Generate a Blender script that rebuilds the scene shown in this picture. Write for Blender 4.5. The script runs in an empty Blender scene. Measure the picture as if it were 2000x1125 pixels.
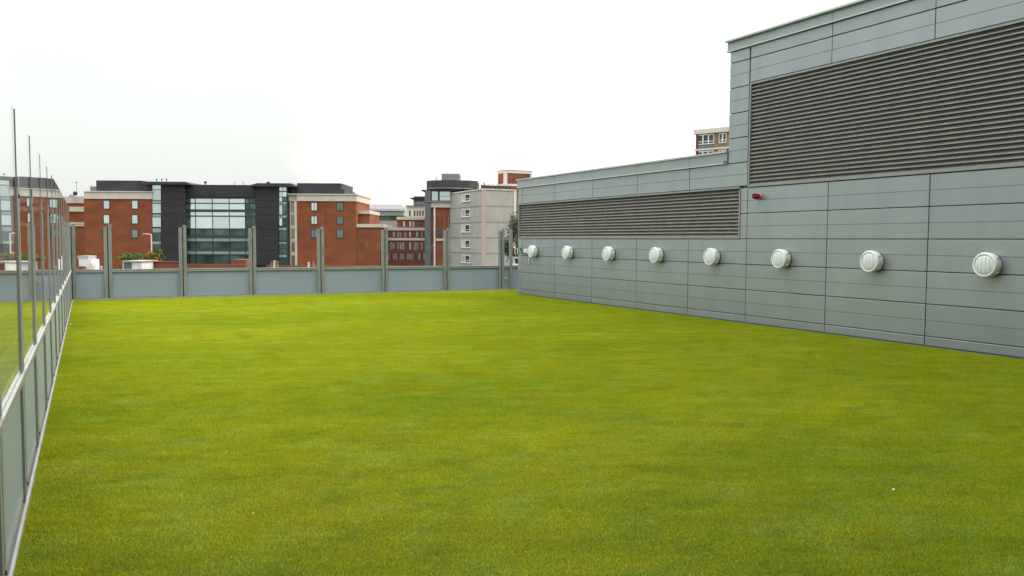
import bpy, bmesh, math, random
from mathutils import Vector, Matrix
random.seed(7)
S = bpy.context.scene
COL = S.collection
R = math.radians

# ------------------------------------------------------------------ camera
YAW, PITCH, ROLL, F_PX = .479, .0582, .005, 1598.84
CAM = Vector((0, 0, 1.65))
fw = Vector((math.sin(YAW)*math.cos(PITCH), math.cos(YAW)*math.cos(PITCH), -math.sin(PITCH)))
rt = Vector((math.cos(YAW), -math.sin(YAW), 0)); up = rt.cross(fw)
RT = math.cos(ROLL)*rt + math.sin(ROLL)*up
UP = -math.sin(ROLL)*rt + math.cos(ROLL)*up
cd = bpy.data.cameras.new('camera'); cam = bpy.data.objects.new('camera', cd); COL.objects.link(cam)
m = Matrix((RT, UP, -fw)).transposed().to_4x4(); m.translation = CAM
cam.matrix_world = m
cd.sensor_width = 36; cd.lens = 36*F_PX/2000; cd.clip_start = .05; cd.clip_end = 6000
S.camera = cam

# ------------------------------------------------------------------ sky and sun (bright overcast)
SUN_EL, SUN_AZ = R(42), R(105)          # azimuth clockwise from +Y
w = bpy.data.worlds.new('World'); S.world = w; w.use_nodes = True
nt = w.node_tree; nt.nodes.clear()
N = lambda t, **k: _n(nt, t, **k)
def _n(tree, t, **k):
    n = tree.nodes.new(t)
    for a, b in k.items(): setattr(n, a, b)
    return n
out = N('ShaderNodeOutputWorld'); bg = N('ShaderNodeBackground'); bg2 = N('ShaderNodeBackground'); add = N('ShaderNodeAddShader')
sky = N('ShaderNodeTexSky'); sky.sky_type = 'NISHITA'; sky.sun_disc = False
sky.sun_elevation = SUN_EL; sky.sun_rotation = SUN_AZ; sky.air_density = 2; sky.dust_density = 4
nt.links.new(sky.outputs[0], bg.inputs[0]); bg.inputs[1].default_value = .035
tc = N('ShaderNodeTexCoord'); mp = N('ShaderNodeMapping'); mp.inputs['Scale'].default_value = (1, 1, 2.6); mp.inputs['Location'].default_value = (11.25, 3.55, -.88)
nz = N('ShaderNodeTexNoise'); nz.inputs['Scale'].default_value = 2.3; nz.inputs['Detail'].default_value = 7; nz.inputs['Roughness'].default_value = .52
nt.links.new(tc.outputs['Generated'], mp.inputs[0]); nt.links.new(mp.outputs[0], nz.inputs['Vector'])
cr = N('ShaderNodeValToRGB')
cr.color_ramp.elements[0].position = .42; cr.color_ramp.elements[0].color = (.72, .76, .765, 1)
cr.color_ramp.elements[1].position = .58; cr.color_ramp.elements[1].color = (1.08, 1.06, 1.01, 1)
nt.links.new(nz.outputs['Fac'], cr.inputs[0])
sx = N('ShaderNodeSeparateXYZ'); nt.links.new(tc.outputs['Generated'], sx.inputs[0])
mr = N('ShaderNodeMapRange'); mr.inputs['From Min'].default_value = 0; mr.inputs['From Max'].default_value = 1
mr.inputs['To Min'].default_value = .72; mr.inputs['To Max'].default_value = 3.1
pw = N('ShaderNodeMath', operation='POWER', use_clamp=True); pw.inputs[1].default_value = 2.1
nt.links.new(sx.outputs['Z'], pw.inputs[0]); nt.links.new(pw.outputs[0], mr.inputs[0])
nt.links.new(cr.outputs[0], bg2.inputs[0]); nt.links.new(mr.outputs[0], bg2.inputs[1])
nt.links.new(bg.outputs[0], add.inputs[0]); nt.links.new(bg2.outputs[0], add.inputs[1]); nt.links.new(add.outputs[0], out.inputs[0])
sd = bpy.data.lights.new('sun', 'SUN'); sun = bpy.data.objects.new('sun', sd); COL.objects.link(sun)
sd.energy = 1.5; sd.angle = R(30); sd.color = (1, .93, .82)
dirv = Vector((math.sin(SUN_AZ)*math.cos(SUN_EL), math.cos(SUN_AZ)*math.cos(SUN_EL), math.sin(SUN_EL)))
sun.rotation_euler = (-dirv).to_track_quat('-Z', 'Y').to_euler()
S.view_settings.view_transform = 'Standard'; S.view_settings.look = 'None'
S.view_settings.exposure = .55; S.view_settings.gamma = 1; S.view_settings.use_curve_mapping = False
S.cycles.transparent_max_bounces = 24; S.cycles.max_bounces = 10

# ------------------------------------------------------------------ materials
def mat(name, col, rough=.6, metal=0., col2=None, scale=3., detail=5, stretch=(1, 1, 1), bump=0., bscale=60., rnd=0., spec=.5, lo=.35, hi=.65):
    M = bpy.data.materials.new(name); M.use_nodes = True; t = M.node_tree; p = t.nodes['Principled BSDF']
    p.inputs['Base Color'].default_value = (*col, 1); p.inputs['Roughness'].default_value = rough
    p.inputs['Metallic'].default_value = metal; p.inputs['Specular IOR Level'].default_value = spec
    g = _n(t, 'ShaderNodeNewGeometry'); last = None
    if col2 is not None:
        mpn = _n(t, 'ShaderNodeMapping'); mpn.inputs['Scale'].default_value = stretch
        n = _n(t, 'ShaderNodeTexNoise'); n.inputs['Scale'].default_value = scale; n.inputs['Detail'].default_value = detail
        r = _n(t, 'ShaderNodeValToRGB'); r.color_ramp.elements[0].position = lo; r.color_ramp.elements[1].position = hi
        r.color_ramp.elements[0].color = (*col, 1); r.color_ramp.elements[1].color = (*col2, 1)
        t.links.new(g.outputs['Position'], mpn.inputs[0]); t.links.new(mpn.outputs[0], n.inputs['Vector'])
        t.links.new(n.outputs['Fac'], r.inputs[0]); last = r.outputs[0]
        t.links.new(last, p.inputs['Base Color'])
    if rnd:
        oi = _n(t, 'ShaderNodeObjectInfo'); h = _n(t, 'ShaderNodeHueSaturation'); mr_ = _n(t, 'ShaderNodeMapRange')
        mr_.inputs['To Min'].default_value = 1-rnd; mr_.inputs['To Max'].default_value = 1+rnd
        t.links.new(oi.outputs['Random'], mr_.inputs[0]); t.links.new(mr_.outputs[0], h.inputs['Value'])
        if last: t.links.new(last, h.inputs['Color'])
        else: h.inputs['Color'].default_value = (*col, 1)
        t.links.new(h.outputs[0], p.inputs['Base Color'])
    if bump:
        n2 = _n(t, 'ShaderNodeTexNoise'); n2.inputs['Scale'].default_value = bscale; n2.inputs['Detail'].default_value = 3
        b = _n(t, 'ShaderNodeBump'); b.inputs['Strength'].default_value = bump; b.inputs['Distance'].default_value = .02
        t.links.new(g.outputs['Position'], n2.inputs['Vector']); t.links.new(n2.outputs['Fac'], b.inputs['Height'])
        t.links.new(b.outputs[0], p.inputs['Normal'])
    return M

def glass_mat(name, tint=(.93, .97, .95), base=.04):
    """thin clear glass: see-through plus a mirror reflection that grows at grazing angles (Schlick)"""
    M = bpy.data.materials.new(name); M.use_nodes = True; t = M.node_tree; t.nodes.clear()
    o = _n(t, 'ShaderNodeOutputMaterial'); mx = _n(t, 'ShaderNodeMixShader'); tr = _n(t, 'ShaderNodeBsdfTransparent'); gl = _n(t, 'ShaderNodeBsdfGlossy')
    tr.inputs[0].default_value = (*tint, 1); gl.inputs['Roughness'].default_value = .004; gl.inputs[0].default_value = (.995, 1, .995, 1)
    g = _n(t, 'ShaderNodeNewGeometry'); d = _n(t, 'ShaderNodeVectorMath', operation='DOT_PRODUCT')
    t.links.new(g.outputs['Incoming'], d.inputs[0]); t.links.new(g.outputs['Normal'], d.inputs[1])
    def mth(op, a, b=None):
        n = _n(t, 'ShaderNodeMath', operation=op)
        for i, v in enumerate((a, b)):
            if v is None: continue
            if isinstance(v, (int, float)): n.inputs[i].default_value = v
            else: t.links.new(v, n.inputs[i])
        return n.outputs[0]
    c = mth('ABSOLUTE', d.outputs['Value']); s = mth('SUBTRACT', 1., c); s5 = mth('POWER', s, 5.)
    f = mth('ADD', mth('MULTIPLY', s5, 1-base), base)
    f = mth('DIVIDE', mth('MULTIPLY', f, 2.), mth('ADD', f, 1.))      # both faces of the sheet together
    f = mth('MULTIPLY', f, mth('SUBTRACT', 1., g.outputs['Backfacing']))
    t.links.new(f, mx.inputs[0]); t.links.new(tr.outputs[0], mx.inputs[1]); t.links.new(gl.outputs[0], mx.inputs[2]); t.links.new(mx.outputs[0], o.inputs[0])
    return M

M = {}
M['clad'] = mat('grey_metal_cladding', (.296, .332, .338), .36, .5, (.319, .356, .360), 1.1, 6, (1, 2.2, .6), rnd=.035, bump=.012, bscale=9)
M['clad_dark'] = mat('dark_joint', (.10, .135, .165), .8)
M['coping'] = mat('pale_coping_metal', (.50, .54, .52), .4, .3, (.44, .48, .46), 2)
M['slat'] = mat('louvre_aluminium', (.285, .26, .225), .45, .3, (.235, .215, .19), 4)
M['frame_metal'] = mat('galvanised_frame', (.30, .315, .30), .5, .3, (.25, .265, .25), 6, bump=.02)
M['post'] = mat('post_galvanised', (.29, .31, .29), .45, .35, (.23, .25, .235), 9, stretch=(1, 1, .4))
M['cap'] = mat('pale_cap_metal', (.40, .405, .385), .45, .2, (.33, .335, .32), 5)
M['fence_panel'] = mat('blue_grey_infill', (.255, .315, .36), .3, 0., (.235, .295, .34), 1.1, 3, rnd=.03)
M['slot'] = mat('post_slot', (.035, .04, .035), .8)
M['glass'] = glass_mat('clear_glass', (.985, .995, .99), .022)
M['glass_edge'] = mat('glass_edge', (.20, .25, .225), .25)
M['glass_top'] = mat('polished_glass_edge', (.62, .68, .64), .2)
M['lamp_white'] = mat('white_lamp_plastic', (.84, .84, .81), .35, 0., (.77, .775, .74), 25, bump=.03)
M['lamp_lens'] = mat('prismatic_lens', (.68, .74, .74), .2, 0., (.76, .80, .79), 40, bump=.10, bscale=90)
M['rubber'] = mat('dark_gasket', (.03, .035, .03), .7)
M['red'] = mat('red_sounder_plastic', (.42, .006, .012), .28)
M['dark_red'] = mat('red_recess', (.06, .002, .004), .5)
M['beige'] = mat('beige_stone', (.55, .50, .42), .8, 0., (.47, .43, .36), .6, 6, rnd=.02)
M['brick'] = mat('orange_brick', (.175, .045, .014), .9, 0., (.235, .068, .022), .25, 9, (1, 1, 2.5), bump=.0)
M['brick_dark'] = mat('red_brick', (.145, .04, .022), .9, 0., (.195, .058, .03), .4, 8, (1, 1, 2.5))
M['slate'] = mat('dark_slate_cladding', (.021, .0195, .023), .6, 0., (.032, .03, .033), .8, 5, (1, 1, 3), rnd=.12, spec=.3)
M['roof_dark'] = mat('dark_roof_metal', (.03, .032, .035), .55, .1, (.045, .046, .05), .5, rnd=.06, spec=.3)
M['roof_grey'] = mat('grey_slate_roof', (.17, .165, .17), .75, 0., (.22, .21, .215), .6, 6, (1, 1, 4))
M['teal_frame'] = mat('teal_dark_frame', (.015, .045, .042), .5)
M['mirror'] = mat('coated_window_glass', (.56, .68, .66), .03, .85, (.46, .58, .56), .12, 3, rnd=.12)
M['mirror_dark'] = mat('dark_window_glass', (.16, .20, .21), .05, .6, rnd=.25)
M['spandrel'] = mat('pale_green_spandrel', (.27, .37, .32), .3, 0., (.22, .31, .27), .4, rnd=.08)
M['green_reflection'] = mat('green_reflection_glass', (.10, .15, .125), .06, .45, (.03, .045, .04), .35, 4, rnd=.35)  # dark green reflection in the lower rows, put into the pane colour
M['concrete'] = mat('warm_grey_render', (.36, .345, .30), .85, 0., (.31, .30, .265), .5, 7, (1, 1, .6), rnd=.03)
M['pink'] = mat('pinkish_corner_strip', (.40, .31, .26), .85)
M['white'] = mat('white_paint', (.72, .73, .72), .5, 0., (.62, .63, .62), 2)
M['cream'] = mat('cream_wall', (.62, .56, .47), .8, 0., (.55, .50, .42), .6)
M['ochre'] = mat('ochre_brick', (.22, .13, .065), .9, 0., (.27, .16, .08), .8)
M['green_panel'] = mat('green_spandrel_panel', (.10, .15, .11), .6)
M['dark_grey'] = mat('dark_grey_column', (.085, .095, .10), .6, 0., (.11, .12, .125), .5)
M['win_dark'] = mat('plain_window_glass', (.05, .06, .065), .08, .3, rnd=.4)
M['blind'] = mat('window_blind', (.40, .43, .42), .7, rnd=.2)
M['asphalt'] = mat('city_ground', (.05, .05, .05), .9, 0., (.10, .095, .085), .05, 6)
M['felt'] = mat('roof_felt', (.11, .11, .105), .9, 0., (.16, .155, .15), .8)
M['bark'] = mat('bark', (.07, .05, .035), .9)
M['leaf'] = mat('green_leaves', (.055, .09, .018), .7, 0., (.10, .14, .03), .9, rnd=.0, spec=.2)
M['leaf_dull'] = mat('dull_green_leaves', (.06, .085, .035), .7, 0., (.12, .14, .07), .9, spec=.2)
M['leaf_orange'] = mat('orange_leaves', (.26, .09, .02), .7, 0., (.12, .12, .02), 1.2, spec=.2)
M['sign_green'] = mat('sign_green', (.0, .22, .09), .4)
M['sign_white'] = mat('sign_white', (.78, .80, .77), .5)
M['box_beige'] = mat('beige_plastic', (.58, .55, .46), .5)
M['feather'] = mat('pale_feathers', (.5, .5, .5), .8)

def turf_mat(name, k=1.0, blades=False):
    Mt = bpy.data.materials.new(name); Mt.use_nodes = True; t = Mt.node_tree; p = t.nodes['Principled BSDF']
    g = _n(t, 'ShaderNodeNewGeometry')
    def noise(sc, det, stretch=(1, 1, 1), rough=.5, off=0, turn=0):
        a = _n(t, 'ShaderNodeMapping'); a.inputs['Scale'].default_value = stretch; a.inputs['Location'].default_value = (off, off*1.7, 0)
        if turn:
            pr_ = _n(t, 'ShaderNodeMapping'); pr_.inputs['Rotation'].default_value = (0, 0, turn); t.links.new(g.outputs['Position'], pr_.inputs[0])
        n = _n(t, 'ShaderNodeTexNoise'); n.inputs['Scale'].default_value = sc; n.inputs['Detail'].default_value = det; n.inputs['Roughness'].default_value = rough
        t.links.new(pr_.outputs[0] if turn else g.outputs['Position'], a.inputs[0]); t.links.new(a.outputs[0], n.inputs['Vector']); return n.outputs['Fac']
    def ramp(src, a, b, ca, cb):
        r = _n(t, 'ShaderNodeValToRGB'); e = r.color_ramp.elements
        e[0].position = a; e[1].position = b; e[0].color = (*ca, 1); e[1].color = (*cb, 1)
        t.links.new(src, r.inputs[0]); return r.outputs[0]
    def mix(f, a, b, blend='MIX'):
        n = _n(t, 'ShaderNodeMix', data_type='RGBA', blend_type=blend)
        if isinstance(f, float): n.inputs[0].default_value = f
        else: t.links.new(f, n.inputs[0])
        t.links.new(a, n.inputs[6])
        if isinstance(b, tuple): n.inputs[7].default_value = (*b, 1)
        else: t.links.new(b, n.inputs[7])
        return n.outputs[2]
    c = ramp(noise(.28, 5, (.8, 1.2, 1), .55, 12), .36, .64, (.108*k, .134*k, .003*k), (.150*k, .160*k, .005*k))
    # brownish-yellow worn patches and paler brushed streaks
    c = mix(ramp(noise(.9, 6, (1, 1.3, 1), .6, 7), .48, .72, (0, 0, 0), (.24, .24, .24)), c, (.185*k, .135*k, .006*k))
    c = mix(ramp(noise(1.6, 7, (1, 1.2, 1), .65, 21), .48, .74, (0, 0, 0), (.34, .34, .34)), c, (.15*k, .215*k, .05*k))
    c = mix(ramp(noise(2.3, 6, (1, 1.2, 1), .65, 40), .48, .70, (0, 0, 0), (.45, .45, .45)), c, (.055*k, .095*k, .006*k))
    c = mix(1.0, c, ramp(noise(1.5, 6, (.45, 2.6, 1), .6, 3, YAW), .35, .65, (.92, .93, .92), (1.09, 1.07, 1.12)), 'MULTIPLY')
    c = mix(1.0, c, ramp(noise(7, 4, (.5, 2.2, 1), .6, 9, YAW), .32, .68, (.91, .92, .91), (1.09, 1.09, 1.09)), 'MULTIPLY')
    c = mix(1.0, c, ramp(noise(45, 3, (1, 1, 1), .7, 3), .3, .7, (.72, .72, .72), (1.22, 1.22, 1.22)), 'MULTIPLY')
    t.links.new(c, p.inputs['Base Color']); p.inputs['Roughness'].default_value = .6; p.inputs['Specular IOR Level'].default_value = .12
    if blades:
        o = t.nodes['Material Output']; tl = _n(t, 'ShaderNodeBsdfTranslucent'); ms = _n(t, 'ShaderNodeMixShader'); ms.inputs[0].default_value = .25
        t.links.new(c, tl.inputs[0]); t.links.new(p.outputs[0], ms.inputs[1]); t.links.new(tl.outputs[0], ms.inputs[2]); t.links.new(ms.outputs[0], o.inputs[0])
    return Mt
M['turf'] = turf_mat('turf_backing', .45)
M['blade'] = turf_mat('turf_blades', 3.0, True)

# ------------------------------------------------------------------ builders
class MB:
    def __init__(s): s.v = []; s.f = []; s.m = []
    def poly(s, pts, faces, mi=0):
        b = len(s.v); s.v += [tuple(p) for p in pts]
        for f in faces: s.f.append(tuple(b+i for i in f)); s.m.append(mi)
        return s
    def box(s, x0, x1, y0, y1, z0, z1, mi=0):
        if x0 > x1: x0, x1 = x1, x0
        if y0 > y1: y0, y1 = y1, y0
        if z0 > z1: z0, z1 = z1, z0
        return s.poly([(x0, y0, z0), (x1, y0, z0), (x1, y1, z0), (x0, y1, z0), (x0, y0, z1), (x1, y0, z1), (x1, y1, z1), (x0, y1, z1)],
                      [(0, 3, 2, 1), (4, 5, 6, 7), (0, 1, 5, 4), (1, 2, 6, 5), (2, 3, 7, 6), (3, 0, 4, 7)], mi)
    def prism(s, pts, z0, z1, mi=0, z1s=None):
        n = len(pts); P = [(x, y, z0) for x, y in pts]+[(x, y, (z1s[i] if z1s else z1)) for i, (x, y) in enumerate(pts)]
        F = [tuple(range(n))[::-1], tuple(range(n, 2*n))]+[(i, (i+1) % n, (i+1) % n+n, i+n) for i in range(n)]
        return s.poly(P, F, mi)
    def sweep(s, prof, a0, a1, axis='y', mi=0):
        """profile of (depth, z) pairs swept along an axis"""
        n = len(prof)
        mk = (lambda p, a: (p[0], a, p[1])) if axis == 'y' else (lambda p, a: (a, p[0], p[1]))
        P = [mk(p, a0) for p in prof]+[mk(p, a1) for p in prof]
        F = [tuple(range(n)), tuple(range(n, 2*n))[::-1]]+[(i, i+n, (i+1) % n+n, (i+1) % n) for i in range(n)]
        return s.poly(P, F, mi)
    def lathe(s, prof, n=32, mi=0, c=(0, 0, 0), ax='x'):
        """profile (a along axis, radius) revolved"""
        b = len(s.v); k = len(prof)
        for i in range(n):
            t = 2*math.pi*i/n
            for a, r in prof:
                p = (a, r*math.cos(t), r*math.sin(t)) if ax == 'x' else (r*math.cos(t), r*math.sin(t), a)
                s.v.append((p[0]+c[0], p[1]+c[1], p[2]+c[2]))
        for i in range(n):
            j = (i+1) % n
            for q in range(k-1):
                s.f.append((b+i*k+q, b+i*k+q+1, b+j*k+q+1, b+j*k+q)); s.m.append(mi)
        s.f.append(tuple(b+i*k for i in range(n))); s.m.append(mi)
        s.f.append(tuple(b+i*k+k-1 for i in range(n))[::-1]); s.m.append(mi)
        return s
    def tube(s, p, q, r, r2=None, n=8, mi=0):
        p, q = Vector(p), Vector(q); r2 = r if r2 is None else r2; d = (q-p).normalized()
        a = d.orthogonal().normalized(); c = d.cross(a); P = []
        for o, rr in ((p, r), (q, r2)):
            for i in range(n):
                t = 2*math.pi*i/n; P.append(o+(a*math.cos(t)+c*math.sin(t))*rr)
        return s.poly(P, [tuple(range(n))[::-1], tuple(range(n, 2*n))]+[(i, (i+1) % n, (i+1) % n+n, i+n) for i in range(n)], mi)
    def mesh(s, name, mats, smooth=False):
        me = bpy.data.meshes.new(name); me.from_pydata(s.v, [], s.f)
        for q in (mats if isinstance(mats, (list, tuple)) else [mats]): me.materials.append(q)
        me.polygons.foreach_set('material_index', s.m)
        bm = bmesh.new(); bm.from_mesh(me); bmesh.ops.recalc_face_normals(bm, faces=bm.faces); bm.to_mesh(me); bm.free()
        if smooth:
            me.polygons.foreach_set('use_smooth', [True]*len(me.polygons)); me.set_sharp_from_angle(angle=R(35))
        me.update(); return me
    def build(s, name, mats, parent=None, smooth=False): return link(name, s.mesh(name, mats, smooth), parent)

def link(name, me, parent=None, loc=None, rot=None):
    o = bpy.data.objects.new(name, me); COL.objects.link(o)
    if parent is not None: o.parent = parent
    if loc is not None: o.location = loc
    if rot is not None: o.rotation_euler = rot
    return o
def tag(o, label=None, cat=None, group=None, kind=None):
    for k, v in (('label', label), ('category', cat), ('group', group), ('kind', kind)):
        if v: o[k] = v
    return o
def thing(name, label, cat, loc=(0, 0, 0), rz=0, group=None):
    o = link(name, None, None, loc, (0, 0, rz)); o.empty_display_size = .3
    return tag(o, label, cat, group)
def copy_tree(o, parent=None):
    c = o.copy(); COL.objects.link(c); c.parent = parent
    for ch in KIDS.get(o.name, []) or [x for x in o.children]: copy_tree(ch, c)
    return c
KIDS = {}

# ------------------------------------------------------------------ ground, roof deck, turf
GZ = -14.0
tag(MB().box(-2500, 2500, -2500, 2500, GZ-1, GZ).build('ground', M['asphalt']), kind='structure')
tag(MB().box(-1.1, 30, -1.7, 26.2, GZ+.01, -.03).build('roof_deck', M['felt']), kind='structure')
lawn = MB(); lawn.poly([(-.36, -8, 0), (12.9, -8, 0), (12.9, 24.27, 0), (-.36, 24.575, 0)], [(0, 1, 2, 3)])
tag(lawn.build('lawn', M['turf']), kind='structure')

def grass():
    rnd = random.Random(3); v = []; f = []
    for i in range(38000):
        x, y = rnd.random(), rnd.random(); a = rnd.random()*math.tau; h = rnd.uniform(.008, .0175); wd = rnd.uniform(.0011, .0019)
        la = rnd.random()*math.tau; l = h*rnd.uniform(.1, .9); b = len(v)
        dx, dy = math.cos(a)*wd, math.sin(a)*wd
        v += [(x-dx, y-dy, 0), (x+dx, y+dy, 0), (x+math.cos(la)*l, y+math.sin(la)*l, h)]
        f.append((b, b+1, b+2))
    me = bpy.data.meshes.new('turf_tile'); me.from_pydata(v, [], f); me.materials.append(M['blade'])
    tile = bpy.data.objects.new('turf_tile', me)
    pts = []; rots = []
    for ix in range(13):
        for iy in range(32):
            pts.append((ix-.35, iy-7.6, .001))
    pm = bpy.data.meshes.new('grass_points'); pm.from_pydata(pts, [], [])
    at = pm.attributes.new('turn', 'FLOAT', 'POINT')
    at.data.foreach_set('value', [rnd.choice((0, 1, 2, 3))*math.pi/2 for _ in pts])
    o = bpy.data.objects.new('grass', pm); COL.objects.link(o)
    g = bpy.data.node_groups.new('grass_tiles', 'GeometryNodeTree')
    g.interface.new_socket('Geometry', in_out='INPUT', socket_type='NodeSocketGeometry'); g.interface.new_socket('Geometry', in_out='OUTPUT', socket_type='NodeSocketGeometry')
    gi = g.nodes.new('NodeGroupInput'); go = g.nodes.new('NodeGroupOutput'); ip = g.nodes.new('GeometryNodeInstanceOnPoints')
    oi = g.nodes.new('GeometryNodeObjectInfo'); oi.inputs['Object'].default_value = tile
    tr = g.nodes.new('GeometryNodeTransform'); tr.inputs['Translation'].default_value = (-.5, -.5, 0)
    na = g.nodes.new('GeometryNodeInputNamedAttribute'); na.data_type = 'FLOAT'; na.inputs['Name'].default_value = 'turn'
    cx = g.nodes.new('ShaderNodeCombineXYZ')
    m2p = g.nodes.new('GeometryNodeMeshToPoints')
    L = g.links.new
    L(gi.outputs[0], m2p.inputs[0]); L(m2p.outputs[0], ip.inputs['Points']); L(oi.outputs['Geometry'], tr.inputs[0]); L(tr.outputs[0], ip.inputs['Instance'])
    L(na.outputs[0], cx.inputs['Z']); L(cx.outputs[0], ip.inputs['Rotation']); L(ip.outputs[0], go.inputs[0])
    md = o.modifiers.new('tiles', 'NODES'); md.node_group = g
    for p in pm.vertices: p.co.x += .5; p.co.y += .5
    tag(o, 'short bright green artificial turf covering the whole roof terrace', 'grass', kind='stuff')
grass()

# ------------------------------------------------------------------ plant-room wall on the right
W = 11.728
wall = thing('plant_room_building', 'grey metal clad plant room with two long dark louvres beside the lawn', 'building', (W, 0, 0))
# local x runs into the building, y along the wall
G = .008; GH = .0065
def cassette(y0, y1, z0, z1, groove=True, name='cladding_panel', mt='clad', proud=0.):
    wd, h = abs(y1-y0)-2*G, z1-z0-2*GH; c = .006; gw, gd = .006, .009
    pr = [(.05, 0), (c, 0), (0, c)]
    if groove:
        g = (z0+z1)/2-z0-GH; pr += [(0, g-gw), (gd, g-gw*.4), (gd, g+gw*.4), (0, g+gw)]
    pr += [(0, h-c), (c, h), (.05, h)]
    key = (round(wd, 3), round(h, 3), groove)
    if key not in CACHE: CACHE[key] = MB().sweep(pr, 0, wd).mesh('cladding_panel', M[mt])
    o = link(name, CACHE[key], wall, (random.uniform(-.0015, .0015)-proud, min(y0, y1)+G, z0+GH), (0, R(random.uniform(-.10, .10)), R(random.uniform(-.07, .07))))
    return o
CACHE = {}
cols = [22.2, 21.93, 19.97, 18.05, 16.1, 14.19, 12.40, 10.40, 8.42, 6.45, 4.47, 2.5, .5, -1.5, -3.5]
core = MB().box(.055, 14, -3.5, 22.19, 0, 3.24)
core.box(.055, 14, -3.5, 12.98, 3.24, 5.5); core.build('core_wall', M['clad_dark'], wall)
zl = [.02, .17, .68, 1.19, 1.70]
for a, b in zip(cols, cols[1:]):
    for i, (z0, z1) in enumerate(zip(zl, zl[1:])): cassette(a, b, z0, z1, i > 0)
    if b < 12.4:
        for z0, z1 in ((1.70, 2.21), (2.21, 2.72)): cassette(a, b, z0, z1)
        cassette(a, b, 4.79, 5.26); cassette(a, b, 5.26, 5.49, False)
for z0, z1 in ((1.70, 2.21), (2.21, 2.72)): cassette(12.60, 12.40, z0, z1)
tc_ = [22.2, 21.93, 19.97, 18.05, 16.1, 14.19]
for a, b in zip(tc_, tc_[1:]): cassette(a, b, 2.76, 3.235)
cassette(14.19, 12.42, 2.76, 3.235)
for z0, z1 in ((3.235, 3.74), (3.74, 4.24), (4.24, 4.75), (4.75, 5.26)): cassette(12.98, 12.42, z0, z1)
cassette(12.98, 12.42, 5.26, 5.49, False)
MB().box(-.004, .05, -3.5, 22.2, 0, .018).build('base_trim', M['clad_dark'], wall)

def louvre(name, y0, y1, z0, z1, n, lip_top):
    fr = MB(); t = .035
    fr.box(-.012, .12, y0, y1, z0, z0+t).box(-.012-lip_top, .12, y0, y1, z1-t, z1)
    fr.box(-.012, .12, y0, y0+t, z0+t, z1-t).box(-.012, .12, y1-t, y1, z0+t, z1-t)
    f = fr.build('louvre', M['frame_metal'], wall)
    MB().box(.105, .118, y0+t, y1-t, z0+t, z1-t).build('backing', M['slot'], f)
    p = (z1-z0-2*t)/n
    pr = [(0, 0), (.003, -.004), (.005, .010), (.062, .010+p*.52), (.060, .012+p*.52), (.002, .014)]
    me = MB().sweep(pr, y0+t+.002, y1-t-.002).mesh('louvre_slat', M['slat'])
    for i in range(n):
        link('louvre_slat', me, f, (.004, 0, z0+t+.004+i*p))
    return f
louvre('louvre', 12.60, 22.15, 1.708, 2.752, 13, .03)
louvre('louvre', -3.4, 12.395, 2.732, 4.782, 26, 0)
# fascias and copings, in lengths
def fascia(y0, y1, z0, z1, over):
    MB().box(-.02, .04, y0+.004, y1-.004, z0, z1-.035).build('fascia', M['clad'], wall)
    MB().box(-.05, .055, y0+.004, y1-.004, z0-.028, z0-.004).build('drip_trim', M['coping'], wall)
    MB().box(-over, .5, y0, y1-.003, z1-.034, z1).build('coping', M['coping'], wall)
ys = [22.24, 19.97, 16.1, 14.19, 12.99]
for a, b in zip(ys, ys[1:]): fascia(b, a, 3.265, 3.50, .07)
ys = [13.05, 10.40, 6.45, 2.5, -1.5, -3.5]
for a, b in zip(ys, ys[1:]): fascia(b, a, 5.52, 5.72, .10)
MB().box(-.06, -.021, 13.022, 13.06, 3.25, 3.30).build('bracket', M['clad_dark'], wall)
MB().box(-.02, .2, 13.02, 22.2, 3.24, 3.262).build('flashing', M['clad_dark'], wall)

# unseen dark block added behind the viewer to shade the near lawn
hb_ = thing('added_shade_block', 'unseen dark clad block added behind the near end of the terrace for shade', 'building', (0, -1.7, 0))
MB().box(-7, 26, -9, -.06, GZ, 16.2).build('core_wall', M['clad_dark'], hb_)
for i in range(11):
    for j in range(16):
        MB().box(-6.99+i*3, -4.01+i*3, -.05, 0, .02+j, .98+j).build('cladding_panel', M['slate'], hb_)
MB().box(-7.1, 26.1, -9.1, .08, 16.21, 16.4).build('coping', M['coping'], hb_)
# bulkhead lamps
LY = [21.152, 19.187, 17.209, 15.266, 13.38, 11.444, 9.431, 7.452]
LL = ['small white round bulkhead lamp next to the green exit sign at the far wall end',
      'second white round bulkhead lamp from the exit sign, below the lower louvre',
      'third white round bulkhead lamp from the exit sign on the grey wall',
      'fourth white round bulkhead lamp from the exit sign, below the middle of the lower louvre',
      'white round bulkhead lamp nearest below the right end of the lower louvre',
      'white round bulkhead lamp closest beneath the red sounder, third from the right edge',
      'white round bulkhead lamp between the last two wall joints, second from the right edge',
      'largest and nearest white round bulkhead lamp, at the right edge of the grey wall']
lampg = 'round bulkhead lamps along the grey wall'
LY = [y-.06 for y in LY]
L0 = thing('bulkhead_lamp', LL[0], 'lamp', (W, LY[0], 1.325), 0, lampg); L0.scale = (1.28, 1.03, 1.03)
MB().lathe([(0, .10), (0, .150), (-.012, .158), (-.020, .158)], 40).build('gasket', M['rubber'], L0, True)
MB().lathe([(-.018, .05), (-.018, .166), (-.034, .172), (-.078, .172), (-.086, .168), (-.088, .10)], 48).build('housing', M['lamp_white'], L0, True)
MB().lathe([(-.085, .12), (-.087, .176), (-.094, .180), (-.120, .178), (-.132, .170), (-.138, .158), (-.134, .146), (-.10, .142)], 48).build('rim', M['lamp_white'], L0, True)
MB().lathe([(-.10, .143), (-.122, .143), (-.133, .130), (-.142, .095), (-.146, .05), (-.147, .001)], 48).build('diffuser', M['lamp_lens'], L0, True)
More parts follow.
